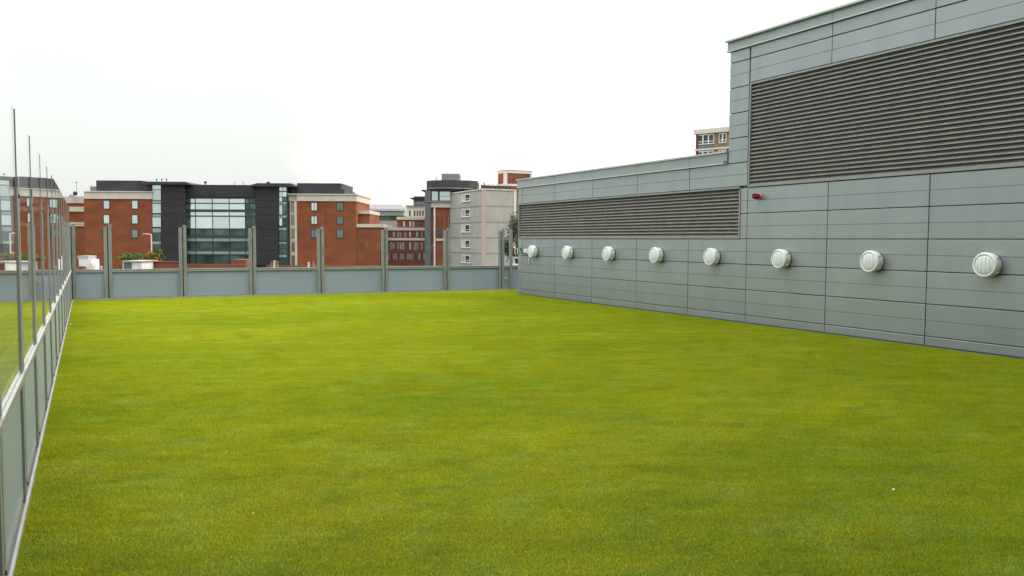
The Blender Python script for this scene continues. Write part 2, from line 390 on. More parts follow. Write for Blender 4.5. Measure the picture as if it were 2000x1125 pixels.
for k, yy in enumerate((-.085, -.03, .03, .085)):
    hh = math.sqrt(.148**2-yy*yy)
    rb = MB()
    pts = [(-.136+(-.018)*math.cos(a*math.pi/2), yy, hh*math.sin(a*math.pi/2)) for a in (-1, -.6, -.2, .2, .6, 1)]
    for p, q in zip(pts, pts[1:]): rb.tube(p, q, .0032, n=6)
    rb.build('guard_bar', M['lamp_white'], L0, True)
for t_ in (35, 145, 215, 325):
    c_, s_ = math.cos(R(t_)), math.sin(R(t_))
    MB().box(-.098, -.050, c_*.178-.012, c_*.178+.012, s_*.178-.012, s_*.178+.012).build('clip', M['lamp_white'], L0)
def lamp_copy(label, y):
    c = L0.copy(); COL.objects.link(c); c['label'] = label; c.location = (W, y, 1.325)
    for ch in L0kids:
        d = ch.copy(); COL.objects.link(d); d.parent = c
L0kids = list(L0.children)
for lb, y in zip(LL[1:], LY[1:]): lamp_copy(lb, y)

# red sounder
rs = thing('alarm_sounder', 'small red alarm sounder below the corner of the big louvre', 'alarm', (W, 12.07, 2.53))
MB().lathe([(0, .035), (0, .045), (-.03, .045), (-.03, .02)], 24).build('base', M['box_beige'], rs, True)
MB().lathe([(-.03, .02), (-.03, .056), (-.035, .060), (-.105, .060), (-.115, .055), (-.115, .01)], 28).build('body', M['red'], rs, True)
h_ = MB().lathe([(-.112, .01), (-.112, .046), (-.15, .052), (-.158, .050), (-.150, .04), (-.122, .02)], 28).build('horn', M['dark_red'], rs, True)
MB().box(-.16, -.10, -.056, .056, -.010, .010).build('bar', M['red'], rs)
# exit sign
es = thing('exit_sign', 'green and white running man exit sign box on the far wall end', 'sign', (W, 21.80, 1.335)); es.scale = (1.3, 1, 1.15)
MB().box(-.16, .0, -.001, .05, -.075, .075).build('housing', M['box_beige'], es)
fp = MB(); fp.box(-.157, -.003, -.006, -.0015, -.072, .072); fp.build('sign_face', M['sign_green'], es)
pg = MB()   # left half: running figure, right half: door with arrow
def sq(x0, x1, z0, z1): pg.box(x0, x1, -.009, -.0065, z0, z1)
pg.poly([(-.128+.014*math.cos(a), -.0088, .048+.014*math.sin(a)) for a in [i*math.tau/10 for i in range(10)]], [tuple(range(10))])
def limb(x0, z0, x1, z1, w_=.007):
    d = Vector((x1-x0, 0, z1-z0)).normalized(); n_ = Vector((-d.z, 0, d.x))*w_
    a, b = Vector((x0, -.0088, z0)), Vector((x1, -.0088, z1)); pg.poly([a-n_, b-n_, b+n_, a+n_], [(0, 1, 2, 3)])
limb(-.125, .032, -.118, -.008, .011); limb(-.118, -.008, -.098, -.022); limb(-.098, -.022, -.104, -.054); limb(-.118, -.008, -.130, -.034); limb(-.130, -.034, -.150, -.040)
limb(-.124, .026, -.104, .012, .005); limb(-.124, .026, -.144, .008, .005)
sq(-.068, -.062, -.058, .056); sq(-.068, -.018, .050, .056); sq(-.024, -.018, -.058, .056)
limb(-.054, 0, -.034, 0, .005); pg.poly([(-.036, -.0088, -.016), (-.024, -.0088, 0), (-.036, -.0088, .016)], [(0, 1, 2)])
pg.build('pictogram', M['sign_white'], es)
eb = thing('emergency_light_box', 'small beige wall box between the exit sign and the farthest lamp', 'box', (W, 21.58, 1.335))
MB().box(-.075, 0, -.13, .13, -.065, .065).build('housing', M['box_beige'], eb)
MB().box(-.085, -.0752, -.11, .11, -.048, .048).build('cover', M['white'], eb)
MB().box(-.01, 0, -.06, -.04, -.42, -.065).build('cable', M['clad'], eb)
wt = thing('wall_switch_rod', 'short white vertical rod fixed low left of the farthest lamp', 'rod', (W, 21.44, 1.05))
MB().tube((-.03, 0, -.10), (-.03, 0, .10), .016, n=10).build('rod', M['white'], wt)
MB().box(-.03, 0, -.008, .008, -.08, -.06).box(-.03, 0, -.008, .008, .06, .08).build('bracket', M['white'], wt)

# ------------------------------------------------------------------ glass and panel fences
RZ, PZ, PZ2, GZT = .80, 2.03, 1.96, 2.455
def panel_mesh(w_):
    key = ('p', round(w_, 3))
    if key not in CACHE:
        c = .006
        CACHE[key] = MB().box(0, w_, 0, .010, .075, RZ-.06).mesh('infill_panel', M['fence_panel'])
    return CACHE[key]
def fence(root, posts, half=(), tilt=None, pf=-.045, pb=.03, rail_over=0.):
    """root local x runs along the fence, -y faces the lawn"""
    shared = {}
    pl = MB().box(-.098, -.014, pf, pb, 0, PZ2).mesh('channel', M['post'])
    pr = MB().box(.014, .098, pf, pb, 0, PZ).mesh('channel', M['post'])
    bp = MB().box(-.014, .014, pf+.012, pb-.005, 0, PZ2-.01).mesh('slot_plate', M['slot'])
    bt = MB().lathe([(pf-.007, .004), (pf-.007, .012), (pf, .012)], 10, ax='x').mesh('bolt', M['slot'])
    for x in posts:
        if x in half:
            link('post', MB().box(-.062, .03, -.045, .03, 0, PZ).mesh('post', M['post']), root, (x, 0, 0)); continue
        p = link('post', bp, root, (x, 0, 0))
        link('channel', pl, p, (0, 0, 0)); link('channel', pr, p, (0, 0, 0))
        for z in (PZ-.12, .09): link('bolt', bt, p, (.02, 0, z), (0, 0, R(90)))
    for i, (a, b) in enumerate(zip(posts, posts[1:])):
        l = a+(.099 if a not in half else .031); r = b-(.099 if b not in half else .063); wd = r-l
        if wd < .02: continue
        link('infill_panel', panel_mesh(wd), root, (l, 0, 0))
        if rail_over:
            MB().box(a+.002, b-.002, pf-.004, pb+.005, RZ-.05, RZ).build('rail', M['frame_metal'], root)
            MB().box(a+.001, b-.001, pf-rail_over, pb+.03, RZ+.001, RZ+.014).build('rail_cap', M['cap'], root)
        else:
            MB().box(l, r, pf+.012, pb+.005, RZ-.06, RZ).build('rail', M['frame_metal'], root)
            MB().box(l, r, pf+.005, pb+.015, RZ+.001, RZ+.016).build('rail_cap', M['cap'], root)
        MB().box(l, r, pf+.014, pb+.003, .03, .075).build('bottom_rail', M['frame_metal'], root)
        MB().box(l-.098, r+.098, pf-.017, pf-.002, .0, .032).build('base_strip', M['cap'], root)
        # glass pane, pale edges
        gl, gr = a+(.07 if a not in half else .02), b-(.07 if b not in half else .05)
        gm = MB(); z0, z1, y0, y1 = RZ+.02, GZT, .033, .047
        hw = (gr-gl)/2
        gm.poly([(-hw, y0-.04, z0), (hw, y0-.04, z0), (hw, y0-.04, z1), (-hw, y0-.04, z1), (-hw, y1-.04, z0), (hw, y1-.04, z0), (hw, y1-.04, z1), (-hw, y1-.04, z1)], [(0, 1, 2, 3), (4, 7, 6, 5)], 0)
        b_ = len(gm.v)-8
        for f in ((0, 4, 5, 1), (3, 2, 6, 7), (0, 3, 7, 4), (1, 5, 6, 2)): gm.f.append(tuple(b_+q for q in f)); gm.m.append(2 if f == (3, 2, 6, 7) else 1)
        tz = tilt(i) if tilt else random.uniform(-.0015, .0015)
        link('glass_pane', gm.mesh('glass_pane', [M['glass'], M['glass_edge'], M['glass'] if rail_over else M['glass_top']]), root, ((gl+gr)/2, 0, 0), (0, 0, tz))

far = thing('far_balustrade', 'far end fence of blue grey panels with clear glass between grey posts', 'fence', (-.36, 24.577, 0), -.0237)
FX = [-.0, .866, 2.737, 4.610, 6.577, 8.561, 10.62, 12.56, 12.93, 14.6]
fence(far, FX, half=(12.93,))
MB().lathe([(-.075, .002), (-.075, .022), (-.046, .022)], 16, ax='x').build('knob', M['white'], far).location = (0, 0, 0)
kn = far.children[-1]; kn = [c for c in far.children if c.name.startswith('knob')][0]
kn.rotation_euler = (0, 0, R(90)); kn.location = (12.70, 0, .40)
MB().box(12.69, 12.73, -.04, -.01, 0, .10).build('drop_bolt', M['cap'], far)
left = thing('side_balustrade', 'long fence along the left lawn edge with tall mirror-like glass panes', 'fence', (-.385, -1.8, 0), R(90))
SY = [-1.8, -.25, 1.30, 2.80, 4.38, 5.95, 7.46, 9.06, 10.60, 12.1, 13.6, 15.15, 16.7, 18.25, 19.8, 21.35, 22.9, 24.42]
SX = [y+1.8 for y in SY]
fence(left, SX, pf=-.015, pb=.008, rail_over=.012, tilt=lambda i: (random.uniform(-.0008, .0008)+(.0 if SY[i] < 10 else .0035)))

# small litter on the turf
def litter(name, label, x, y, s, mt, grp=None):
    o = MB().poly([(-s, -s*.5, .022), (s*.8, -s*.6, .026), (s, s*.5, .030), (-s*.6, s*.7, .024), (0, 0, .034)], [(0, 1, 4), (1, 2, 4), (2, 3, 4), (3, 0, 4), (3, 2, 1, 0)]).build(name, M[mt])
    o.location = (x, y, 0); tag(o, label, 'litter', grp)
def on_lawn(px, py):
    d = fw+RT*((px-1000)/F_PX)-UP*((py-562.5)/F_PX); t = -CAM.z/d.z; return (CAM.x+t*d.x, CAM.y+t*d.y)
litter('paper_scrap', 'largest white paper scrap on the turf at the lower right', *on_lawn(1745, 963), .011, 'white')
litter('paper_scrap', 'tiny white scrap on the turf in the lower left half, right of another scrap', *on_lawn(562, 1025), .005, 'cap')
litter('paper_scrap', 'tiny white scrap on the turf at the lower left, upper one of two', *on_lawn(494, 1011), .006, 'box_beige')
litter('paper_scrap', 'tiny white scrap on the turf closest to the bottom edge at left', *on_lawn(452, 1098), .005, 'box_beige')
litter('paper_scrap', 'pale scrap lying at the foot of the side balustrade', *on_lawn(138, 636), .03, 'cap')

# ------------------------------------------------------------------ facades of the town beyond
class Fac:
    """frame of a facade: local x to the right along it, local y away from the terrace, z up from the street"""
    def __init__(s, name, label, cat, px, D, ang=0, group=None):
        d = rt*((px-1000)/F_PX)+Vector((math.sin(YAW), math.cos(YAW), 0))
        o = d*D; s.rot = -YAW+R(ang); s.o = Vector((o.x, o.y, GZ))
        s.e = thing(name, label, cat, s.o, s.rot, group)
        s.inv = Matrix.Rotation(-s.rot, 3, 'Z'); s.c = s.inv @ (CAM-s.o)
    def at(s, px, py, v=0.):
        d = s.inv @ (fw+RT*((px-1000)/F_PX)-UP*((py-562.5)/F_PX)); t = (v-s.c.y)/d.y
        return s.c.x+t*d.x, s.c.z+t*d.z
    def side(s, px, py, u=0.):
        d = s.inv @ (fw+RT*((px-1000)/F_PX)-UP*((py-562.5)/F_PX)); t = (u-s.c.x)/d.x
        return s.c.y+t*d.y, s.c.z+t*d.z
    def rc(s, x0, y0, x1, y1, v):
        xm, ym = (x0+x1)/2, (y0+y1)/2
        return s.at(x0, ym, v)[0], s.at(x1, ym, v)[0], s.at(xm, y1, v)[1], s.at(xm, y0, v)[1]
    def part(s, name, mt, x0, y0, x1, y1, v0, v1, parent=None, ground=False):
        u0, u1, z0, z1 = s.rc(x0, y0, x1, y1, v0)
        if ground: z0 = 0
        return MB().box(u0, u1, v0, v1, z0, z1).build(name, M[mt], parent or s.e)
    def window(s, x0, y0, x1, y1, v=0., frame='teal_frame', pane='mirror', mull=0, trans=0, fw_=.10, parent=None):
        u0, u1, z0, z1 = s.rc(x0, y0, x1, y1, v-.08); t = fw_; b = MB()
        b.box(u0, u1, v-.08, v, z0, z0+t).box(u0, u1, v-.08, v, z1-t, z1).box(u0, u0+t, v-.08, v, z0+t, z1-t).box(u1-t, u1, v-.08, v, z0+t, z1-t)
        for i in range(mull):
            m_ = u0+(u1-u0)*(i+1)/(mull+1); b.box(m_-t*.4, m_+t*.4, v-.07, v, z0+t, z1-t)
        if trans: m_ = z0+(z1-z0)*trans; b.box(u0+t, u1-t, v-.065, v, m_-t*.4, m_+t*.4)
        f = b.build('window', M[frame], parent or s.e)
        MB().box(u0+t, u1-t, v-.035, v-.01, z0+t, z1-t).build('pane', M[pane], f)
        return f

# A: left brick wing
A = Fac('brick_office_wing', 'left orange brick office wing with beige cornice and dark roof', 'building', 232, 170)
A.part('wall', 'brick', 165, 388, 297.4, 520, 0, 16, ground=True)
A.part('cornice', 'beige', 164, 374.5, 298.5, 388.5, -.25, 16.2)
A.part('cornice', 'beige', 163, 373.2, 298.5, 375, -.5, 16.4)
r_ = A.part('roof', 'roof_dark', 188, 352.5, 277.5, 373, .8, 13)
A.part('roof', 'roof_dark', 277, 359.5, 297.4, 373, .5, 13.2)
A.part('roof', 'roof_grey', 176, 364, 188, 374, 3, 13)
for x0 in (201.2, 256.5):
    for y0, y1 in ((391, 408.5), (419, 437.5), (447.5, 465)):
        A.window(x0, y0, x0+13.2, y1, pane='mirror' if y0 < 440 else 'mirror_dark', fw_=.14)
# link block set back left of A
B = Fac('brick_link_block', 'lower set back brick block with three beige bands left of the brick wing', 'building', 150, 186)
B.part('wall', 'brick', 40, 396, 168, 520, 0, 14, ground=True)
for y0, y1 in ((383.5, 396.5), (403.5, 413), (434, 437), (438, 441.5)): B.part('band', 'beige', 39.5, y0, 168, y1, -.3, 0 if y0 > 390 else 14)
# mast and dome on the link block
d0 = Fac('roof_dome', 'dark round dish on a thin mast standing on the link block roof', 'antenna', 147, 184)
u, z = d0.at(147, 377.5); zb = d0.at(147, 384)[1]
MB().lathe([(z-.45, .02), (z-.35, .35), (z, .5), (z+.35, .35), (z+.45, .02)], 16, ax='z', c=(u, 0, 0)).build('dome', M['slate'], d0.e, True)
MB().tube((u, .6, zb-.1), (u, .6, d0.at(147, 355)[1]), .05).build('mast', M['frame_metal'], d0.e)
MB().box(u-.2, u+.2, .5, .7, d0.at(147, 357)[1], d0.at(147, 355)[1]).build('antenna_head', M['frame_metal'], d0.e)
MB().box(u-1.4, u-.5, 0, 1, zb-.1, zb+.45).build('base', M['cap'], d0.e)

# C: dark glazed centre
C_ = Fac('glazed_office_block', 'black clad office block with banded green glass curtain wall between two towers', 'building', 428, 170)
C_.part('core_wall', 'slate', 298, 366, 563, 520, 1.25, 16, ground=True)
# towers: dark cladding bands, each a panel
def bands(x0, x1, y0, y1, n, v):
    for i in range(n):
        a = y0+(y1-y0)*i/n; b = y0+(y1-y0)*(i+1)/n
        C_.part('cladding_panel', 'slate', x0, a, x1, b-.35, v, v+.4)
C_.part('tower', 'slate', 316, 360, 360.6, 520, -.2, 12, ground=True); bands(315.4, 361, 360.5, 518, 11, -.62)
C_.part('tower', 'slate', 500.5, 364, 542.6, 520, -.2, 12, ground=True); bands(500, 543.2, 364, 518, 11, -.62)
def slab(x0, x1, xt0, xt1, y0, y1, v0, v1):
    u0, u1, z0, z1 = C_.rc(x0, y0, x1, y1, v0); t0 = C_.at(xt0, y0, v0)[0]; t1 = C_.at(xt1, y0, v0)[0]
    MB().sweep([(u0, z1), (u1, z1), (t1, z0+(z1-z0)*.35), (t1, z0), (t0, z0), (t0, z0+(z1-z0)*.35)], v0, v1).build('roof_slab', M['roof_dark'], C_.e)
    o = [c for c in C_.e.children if c.name.startswith('roof_slab')][-1]
def slab2(x0, x1, xt0, xt1, y0, y1, v0, v1):
    u0, u1, z0, z1 = C_.rc(x0, y0, x1, y1, v0); t0 = C_.at(xt0, y0, v0)[0]; t1 = C_.at(xt1, y0, v0)[0]; zm = z0+(z1-z0)*.3
    P = [(u0, z1), (u1, z1), (t1, zm), (t1, z0), (t0, z0), (t0, zm)]
    n = 6; V = [(p[0], v0, p[1]) for p in P]+[(p[0], v1, p[1]) for p in P]
    MB().poly(V, [tuple(range(n)), tuple(range(n, 2*n))[::-1]]+[(i, (i+1) % n, (i+1) % n+n, i+n) for i in range(n)]).build('roof_slab', M['roof_dark'], C_.e)
slab2(284, 362, 277, 370, 354.7, 360.3, -1.6, 10)
slab2(502, 569, 486, 575, 357.8, 364.2, -1.6, 10)
C_.part('centre_panel', 'slate', 361, 361, 500, 384.5, .5, 10)
C_.part('centre_soffit', 'teal_frame', 361, 384.5, 500, 388.2, .8, 1.6)
# curtain wall panes and transoms
rows = [(388.2, 396.2, 'mirror'), (398.2, 409, 'mirror'), (414.2, 421, 'mirror'), (423.4, 446, 'mirror'), (448.2, 459, 'green_reflection'), (464.6, 471, 'spandrel'),
        (473, 485.6, 'green_reflection'), (490, 496, 'spandrel'), (498.6, 522, 'green_reflection')]
colsx = [361, 382, 415, 448, 479, 487, 499.5]
for y0, y1, mt in rows:
    for a, b in zip(colsx, colsx[1:]):
        mm = mt if not (mt == 'mirror' and a > 478) else 'green_reflection'
        C_.part('glass_pane', mm, a+.35, y0, b-.35, y1, .95, 1.05)
for a, b in zip(rows, rows[1:]):
    C_.part('transom', 'teal_frame', 361, a[1], 499.8, b[0], .75, 1.25)
for x in colsx[1:-1]: C_.part('mullion', 'teal_frame', x-.4, 388.2, x+.4, 520, .82, 1.1)
# glass strips beside the towers
def strip(x0, x1, lst, v=-.1):
    C_.part('strip_frame', 'teal_frame', x0-.5, lst[0][0]-1, x1+3, 520, v+.08, 3, ground=True)
    for y0, y1, mt in lst: C_.part('glass_pane', mt, x0, y0, x1, y1, v-.04, v+.05)
strip(298, 314, [(362, 370, 'mirror'), (371.5, 390.6, 'mirror'), (392, 397, 'spandrel'), (398.4, 416.2, 'mirror'), (419, 423.5, 'spandrel'), (424.6, 443, 'mirror'), (446, 454, 'spandrel'),
                 (455, 470.5, 'green_reflection'), (471.5, 477, 'spandrel'), (478, 501, 'green_reflection'), (502, 506, 'spandrel'), (507, 520, 'green_reflection')])
for xa, xb, m1 in ((544, 551, 'mirror'), (551.8, 559.4, 'green_reflection')):
    for y0, y1, mt in [(366, 373, 'mirror'), (375, 384, 'mirror'), (385.3, 393.4, m1), (394.6, 399, 'spandrel'), (400.4, 419, m1), (421, 425, 'spandrel'), (426, 440.4, m1), (445, 449.6, 'spandrel'),
                 (451, 472, 'green_reflection'), (473, 476.4, 'spandrel'), (478, 497, 'green_reflection'), (498, 502, 'spandrel'), (503, 519, 'green_reflection')]:
        C_.part('glass_pane', mt, xa, y0, xb, y1, -.14, -.05)
C_.part('strip_frame', 'teal_frame', 543.4, 365, 562.6, 520, -.02, 3, ground=True)
# roof furniture
for px, y0, wd in ((401, 354, 3.2), (458.5, 354, .7), (475, 354.5, .7), (306, 348.8, 1.4), (316, 348.8, 1.4), (325.5, 348.8, 1.4), (524, 354.5, 3.5)):
    pb = 362 if 370 < px < 486 else (355.2 if px < 370 else 358.5)
    ff = Fac('roof_vent', {401: 'mushroom shaped dark vent cowl on the middle of the glazed block roof', 458.5: 'thin upright vent stub right of the cowl, left of a pair',
         475: 'thin upright vent stub right of the cowl, right of a pair', 306: 'leftmost small vent cap on the left tower slab', 316: 'middle small vent cap on the left tower slab',
         325.5: 'rightmost small vent cap on the left tower slab', 524: 'low wide vent on the right tower slab'}[px], 'vent', px, 172)
    u, zt = ff.at(px, y0); zb = ff.at(px, pb)[1]; ww = wd*.107
    MB().tube((u, 0, zb-.1), (u, 0, zt-.2), ww*.5 if wd > 1 else .07).build('stem', M['frame_metal'], ff.e)
    MB().lathe([(zt-.35, .02), (zt-.35, ww), (zt-.1, ww*.9), (zt, ww*.3)], 14, ax='z', c=(u, 0, 0)).build('cowl', M['roof_dark'], ff.e)

# D: right brick wing
D_ = Fac('brick_office_wing', 'right orange brick office wing with beige cornice and six windows', 'building', 632, 170)
D_.part('wall', 'brick', 580, 392, 696, 520, 0, 16, ground=True)
D_.part('side_bay', 'brick', 564.5, 392, 580, 520, .7, 15, ground=True)
D_.part('cornice', 'beige', 579.5, 380, 696.6, 392.8, -.25, 16.2); D_.part('cornice', 'beige', 563.5, 380.5, 579.4, 393, .45, 15.2)
D_.part('cornice', 'beige', 561.5, 378.4, 698, 380.4, -.5, 16.4)
D_.part('roof', 'roof_dark', 580.5, 357.8, 667, 378.3, .8, 13); D_.part('roof', 'roof_dark', 667.2, 370, 673, 378.3, .9, 12.5)
D_.part('roof', 'roof_dark', 567, 366, 580.3, 378.3, 1.2, 12)
D_.part('stone_strip', 'beige', 575.6, 393, 580, 520, -.02, .7)
D_.part('stone_strip', 'beige', 566.6, 393, 569, 520, .62, .7)
for i in range(5):
    y0 = 395+i*26; D_.window(569.2, y0, 575.4, y0+19, v=.68, frame='ochre', pane='mirror_dark', mull=1, trans=.5, fw_=.06)
    D_.part('stone_strip', 'beige', 569, y0+19.3, 575.6, y0+25.7, .60, .7)
for x0, pn in ((607, 'mirror'), (657.6, 'mirror_dark')):
    for y0, y1 in ((395, 412), (421.5, 438.5), (447.5, 465)):
        D_.window(x0, y0, x0+13, y1, pane=pn if y0 < 440 else 'mirror_dark', fw_=.14, mull=1)
D_.part('low_wing', 'brick', 696.2, 443, 742.6, 520, .2, 15, ground=True)
D_.part('low_wing', 'brick', 696.2, 417, 722, 438, 2.5, 15)
D_.part('band', 'beige', 696.4, 411, 722.5, 417.5, 2.2, 15); D_.part('band', 'beige', 696.4, 437.4, 745, 444, -.1, 15)

# E: grey roofed building behind
E_ = Fac('grey_roofed_building', 'low grey hipped roof building with pale fascia behind the right brick wing', 'building', 745, 215)
E_.part('wall', 'concrete', 690, 431, 775, 520, .3, 14, ground=True)
E_.part('upper_wall', 'spandrel', 696, 411, 789, 421, 0, 14); E_.part('fascia', 'white', 696, 408.3, 791, 411.2, -.5, 14.5)
E_.part('window_band', 'dark_grey', 722, 420.9, 789, 431.2, .4, 13)
for k in range(8): E_.part('pane', 'mirror_dark', 722.5+k*8.2, 422.3, 729.7+k*8.2, 429.6, .3, .38)
u0, u1, zb, zt = E_.rc(697, 398, 791, 408.3, -.6)
ua, ub = E_.at(722, 398)[0], E_.at(778.5, 398)[0]
MB().poly([(u0-3, -.6, zb), (u1, -.6, zb), (u1, 15, zb), (u0-3, 15, zb), (ua, 4, zt), (ub, 4, zt)], [(0, 1, 5, 4), (1, 2, 5), (2, 3, 4, 5), (3, 0, 4), (0, 3, 2, 1)]).build('roof', M['roof_grey'], E_.e)

# F: stepped brick and stone offices
G_ = Fac('stepped_office_building', 'stepped brick offices with rows of narrow windows and beige bands', 'building', 795, 176)
G_.part('wall', 'brick_dark', 744, 449, 829.5, 520, 0, 14, ground=True)
G_.part('band', 'beige', 744, 444.6, 829.5, 450, -.3, 14); G_.part('band', 'beige', 744, 464.6, 829.5, 469.6, -.3, .0)
G_.part('upper_wall', 'brick', 775.5, 428.5, 829.5, 445, 1.5, 14); G_.part('band', 'beige', 774.5, 423.5, 829.5, 429, 1.2, 14)
G_.part('stone_storey', 'cream', 793, 402.5, 829.5, 423.5, 3, 14); G_.part('roof_edge', 'roof_grey', 791.5, 401.2, 829.5, 402.6, 2.6, 14.3)
G_.part('attic', 'dark_grey', 807.5, 387.6, 829.5, 401.3, 5, 13); G_.part('roof_edge', 'roof_dark', 801, 386, 829.5, 388, 4, 13.5); G_.part('roof_edge', 'roof_dark', 808, 383.4, 829.5, 385.9, 4.6, 13)
for k in range(5): G_.part('pane', 'spandrel', 809+k*4, 393.4, 811.8+k*4, 399.4, 4.9, 4.98)
for px in (800.5, 809.6, 815.3, 820.4, 826): G_.window(px-1.6, 411.5, px+1.6, 421.5, v=3, frame='dark_grey', pane='win_dark', fw_=.06)
for k, px in enumerate((785, 789, 797.5, 801, 807.4, 812, 816, 820, 824.6)): G_.window(px-1.5, 432.5, px+1.5, 442.2, v=1.5, frame='white' if k in (1, 3, 4) else 'brick_dark', pane='blind' if k in (1, 3) else 'win_dark', fw_=.07)
for y0, y1 in ((452.5, 462), (473, 487), (495.5, 506.5)):
    for k in range(16):
        px = 760+k*4.55
        G_.window(px-1.35, y0, px+1.35, y1, v=0, frame='cream' if (k*7+int(y0)) % 5 < 2 else 'brick_dark', pane='blind' if (k*5+int(y0)) % 7 < 2 else 'win_dark', fw_=.06)

# G: corner tower
H_ = Fac('corner_office_tower', 'dark roofed corner tower with grey column, bay windows and orange brick', 'building', 855, 165)
H_.part('column', 'dark_grey', 829.8, 372, 841, 520, -.6, 4, ground=True)
H_.part('wall', 'brick', 841.2, 404.5, 880, 520, 0, 14, ground=True)
H_.part('stone_band', 'cream', 841.2, 394.5, 880, 405, -.35, 14); H_.part('roof_edge', 'roof_grey', 834, 392.6, 880, 394.4, -.9, 6)
H_.part('bay', 'slate', 841.2, 371, 930, 392.6, .3, 12)
for x0, x1 in ((843.4, 855.4), (858.8, 880)): H_.part('pane', 'mirror', x0, 373, x1, 391.6, .18, .28)
H_.part('pane_bar', 'teal_frame', 858.8, 383.4, 880, 384, .12, .17)
def tower_roof(x0, x1, y0, y1, inset, v, dpt, mt):
    u0, u1, z0, z1 = H_.rc(x0, y0, x1, y1, v); w_ = u1-u0
    pts = [(u0, v+dpt), (u0, v+inset), (u0+w_*.12, v+inset*.35), (u0+w_*.35, v), (u0+w_*.6, v), (u0+w_*.85, v+inset*.3), (u1, v+inset), (u1, v+dpt)]
    MB().prism(pts, z0, z1).build('roof', M[mt], H_.e)
tower_roof(831, 931.5, 351.8, 366.2, 2.2, -1.0, 12, 'roof_dark')
tower_roof(829.5, 924, 366.3, 368, 2.4, -1.8, 11, 'roof_grey')
tower_roof(831.5, 905, 368.2, 372.8, 2.4, -1.2, 11, 'roof_dark')
H_.part('overhang', 'roof_dark', 823, 370.6, 832, 372.6, .2, 6)
H_.part('overhang', 'roof_dark', 822, 370.8, 831, 371.4, .0, .19)
H_.part('plant_box', 'roof_grey', 862.4, 339, 897, 352, 2, 7)
H_.part('downpipe', 'white', 847.2, 405.2, 850.2, 520, -.25, 0, ground=True)
H_.part('recess', 'dark_grey', 852.5, 447.5, 866, 463, -.1, 0)
for k in range(3): H_.part('louvre_bar', 'brick_dark', 852.5, 449.5+k*4.6, 866, 451+k*4.6, -.2, -.1)
H_.part('band', 'beige', 851, 466, 878, 470.5, -.25, 0)
for k in range(3): H_.part('pipe', 'frame_metal', 850+k*2.4, 344.6, 850.9+k*2.4, 352.2, 2, 2.2)

# H: grey rendered residential block
K_ = Fac('concrete_apartment_block', 'pale grey rendered apartment block with one column of white windows', 'building', 941.5, 150, 25)
kz = lambda px, py: K_.at(px, py)[1]
u1 = K_.at(1006, 430)[0]; vL = K_.side(879, 430)[0]; ztop = kz(941.5, 370.8)
MB().box(.05, u1+3, .05, vL, 0, ztop-.05).build('core_wall', M['dark_grey'], K_.e)
js = [370.8, 402.6, 434.2, 464.6, 495.4, 527, 560, 595]
for i, (a, b) in enumerate(zip(js, js[1:])):
    za, zb = kz(941.5, a), kz(941.5, b)
    MB().box(.64, u1-.35, -.05, .05, zb+.10, za-.10).build('wall_panel', M['concrete'], K_.e)
    MB().box(.64, u1-.35, -.01, .049, zb-.06, zb+.06).build('floor_band', M['pink' if i == 1 else 'concrete'], K_.e)
    MB().box(-.05, .05, .12, vL-.1, zb+.10, za-.10).build('wall_panel', M['concrete'], K_.e)
    MB().box(-.01, .049, .12, vL-.1, zb-.05, zb+.05).build('floor_band', M['concrete'], K_.e)
MB().box(-.12, .62, -.12, .1, 0, ztop).build('corner_strip', M['pink'], K_.e)
MB().box(u1-.33, u1+.2, -.12, .05, 0, ztop).build('corner_strip', M['cream'], K_.e)
MB().box(-.15, u1+.2, -.16, vL, ztop+.001, ztop+.25).build('coping', M['beige'], K_.e)
# white windows on the left face (recessed into it)
for (a, b) in ((379.6, 393), (409, 423), (439, 453), (469, 483), (498.6, 512.5)):
    v0, zt = K_.side(919, a); v1, zb = K_.side(902.5, b); zb = K_.side(911, b)[1]; zt = K_.side(911, a)[1]
    if v0 > v1: v0, v1 = v1, v0
    t = .10; wb = MB()
    wb.box(-.16, -.06, v0, v1, zb, zb+t).box(-.16, -.06, v0, v1, zt-t, zt).box(-.16, -.06, v0, v0+t*1.5, zb+t, zt-t).box(-.16, -.06, v1-t*1.5, v1, zb+t, zt-t)
    vm = v0+(v1-v0)*.55; wb.box(-.15, -.06, vm-t*.6, vm+t*.6, zb+t, zt-t); zm = zb+(zt-zb)*.32; wb.box(-.15, -.06, v0+t, vm, zm-.05, zm+.05)
    wo = wb.build('window', M['white'], K_.e)
    MB().box(-.10, -.07, v0+t*1.5, vm, zb+t, zt-t).build('pane', M['win_dark'], wo); MB().box(-.10, -.07, vm, v1-t*1.5, zb+t, zt-t).build('pane', M['blind'], wo)
    MB().box(-.24, -.05, v0-.15, v1+.15, zb-.14, zb-.02).build('sill', M['white'], wo)
ru = K_.at(942, 365, 1.5)[0]
MB().box(.2, u1-.2, 1.2, 1.3, ztop+.25, ztop+.95).build('roof_screen', M['roof_dark'], K_.e)
for k in range(9): MB().box(.2+k*(u1-.5)/8, .28+k*(u1-.5)/8, 1.1, 1.19, ztop+.25, ztop+1.1).build('railing_post', M['dark_grey'], K_.e)
MB().box(.2, u1-.2, 1.1, 1.19, ztop+1.101, ztop+1.17).build('railing', M['frame_metal'], K_.e)
MB().lathe([(ztop+.9, .05), (ztop+.95, .25), (ztop+1.5, .25), (ztop+1.55, .45), (ztop+1.7, .3)], 12, ax='z', c=(1.4, 2.5, 0)).build('vent', M['white'], K_.e)
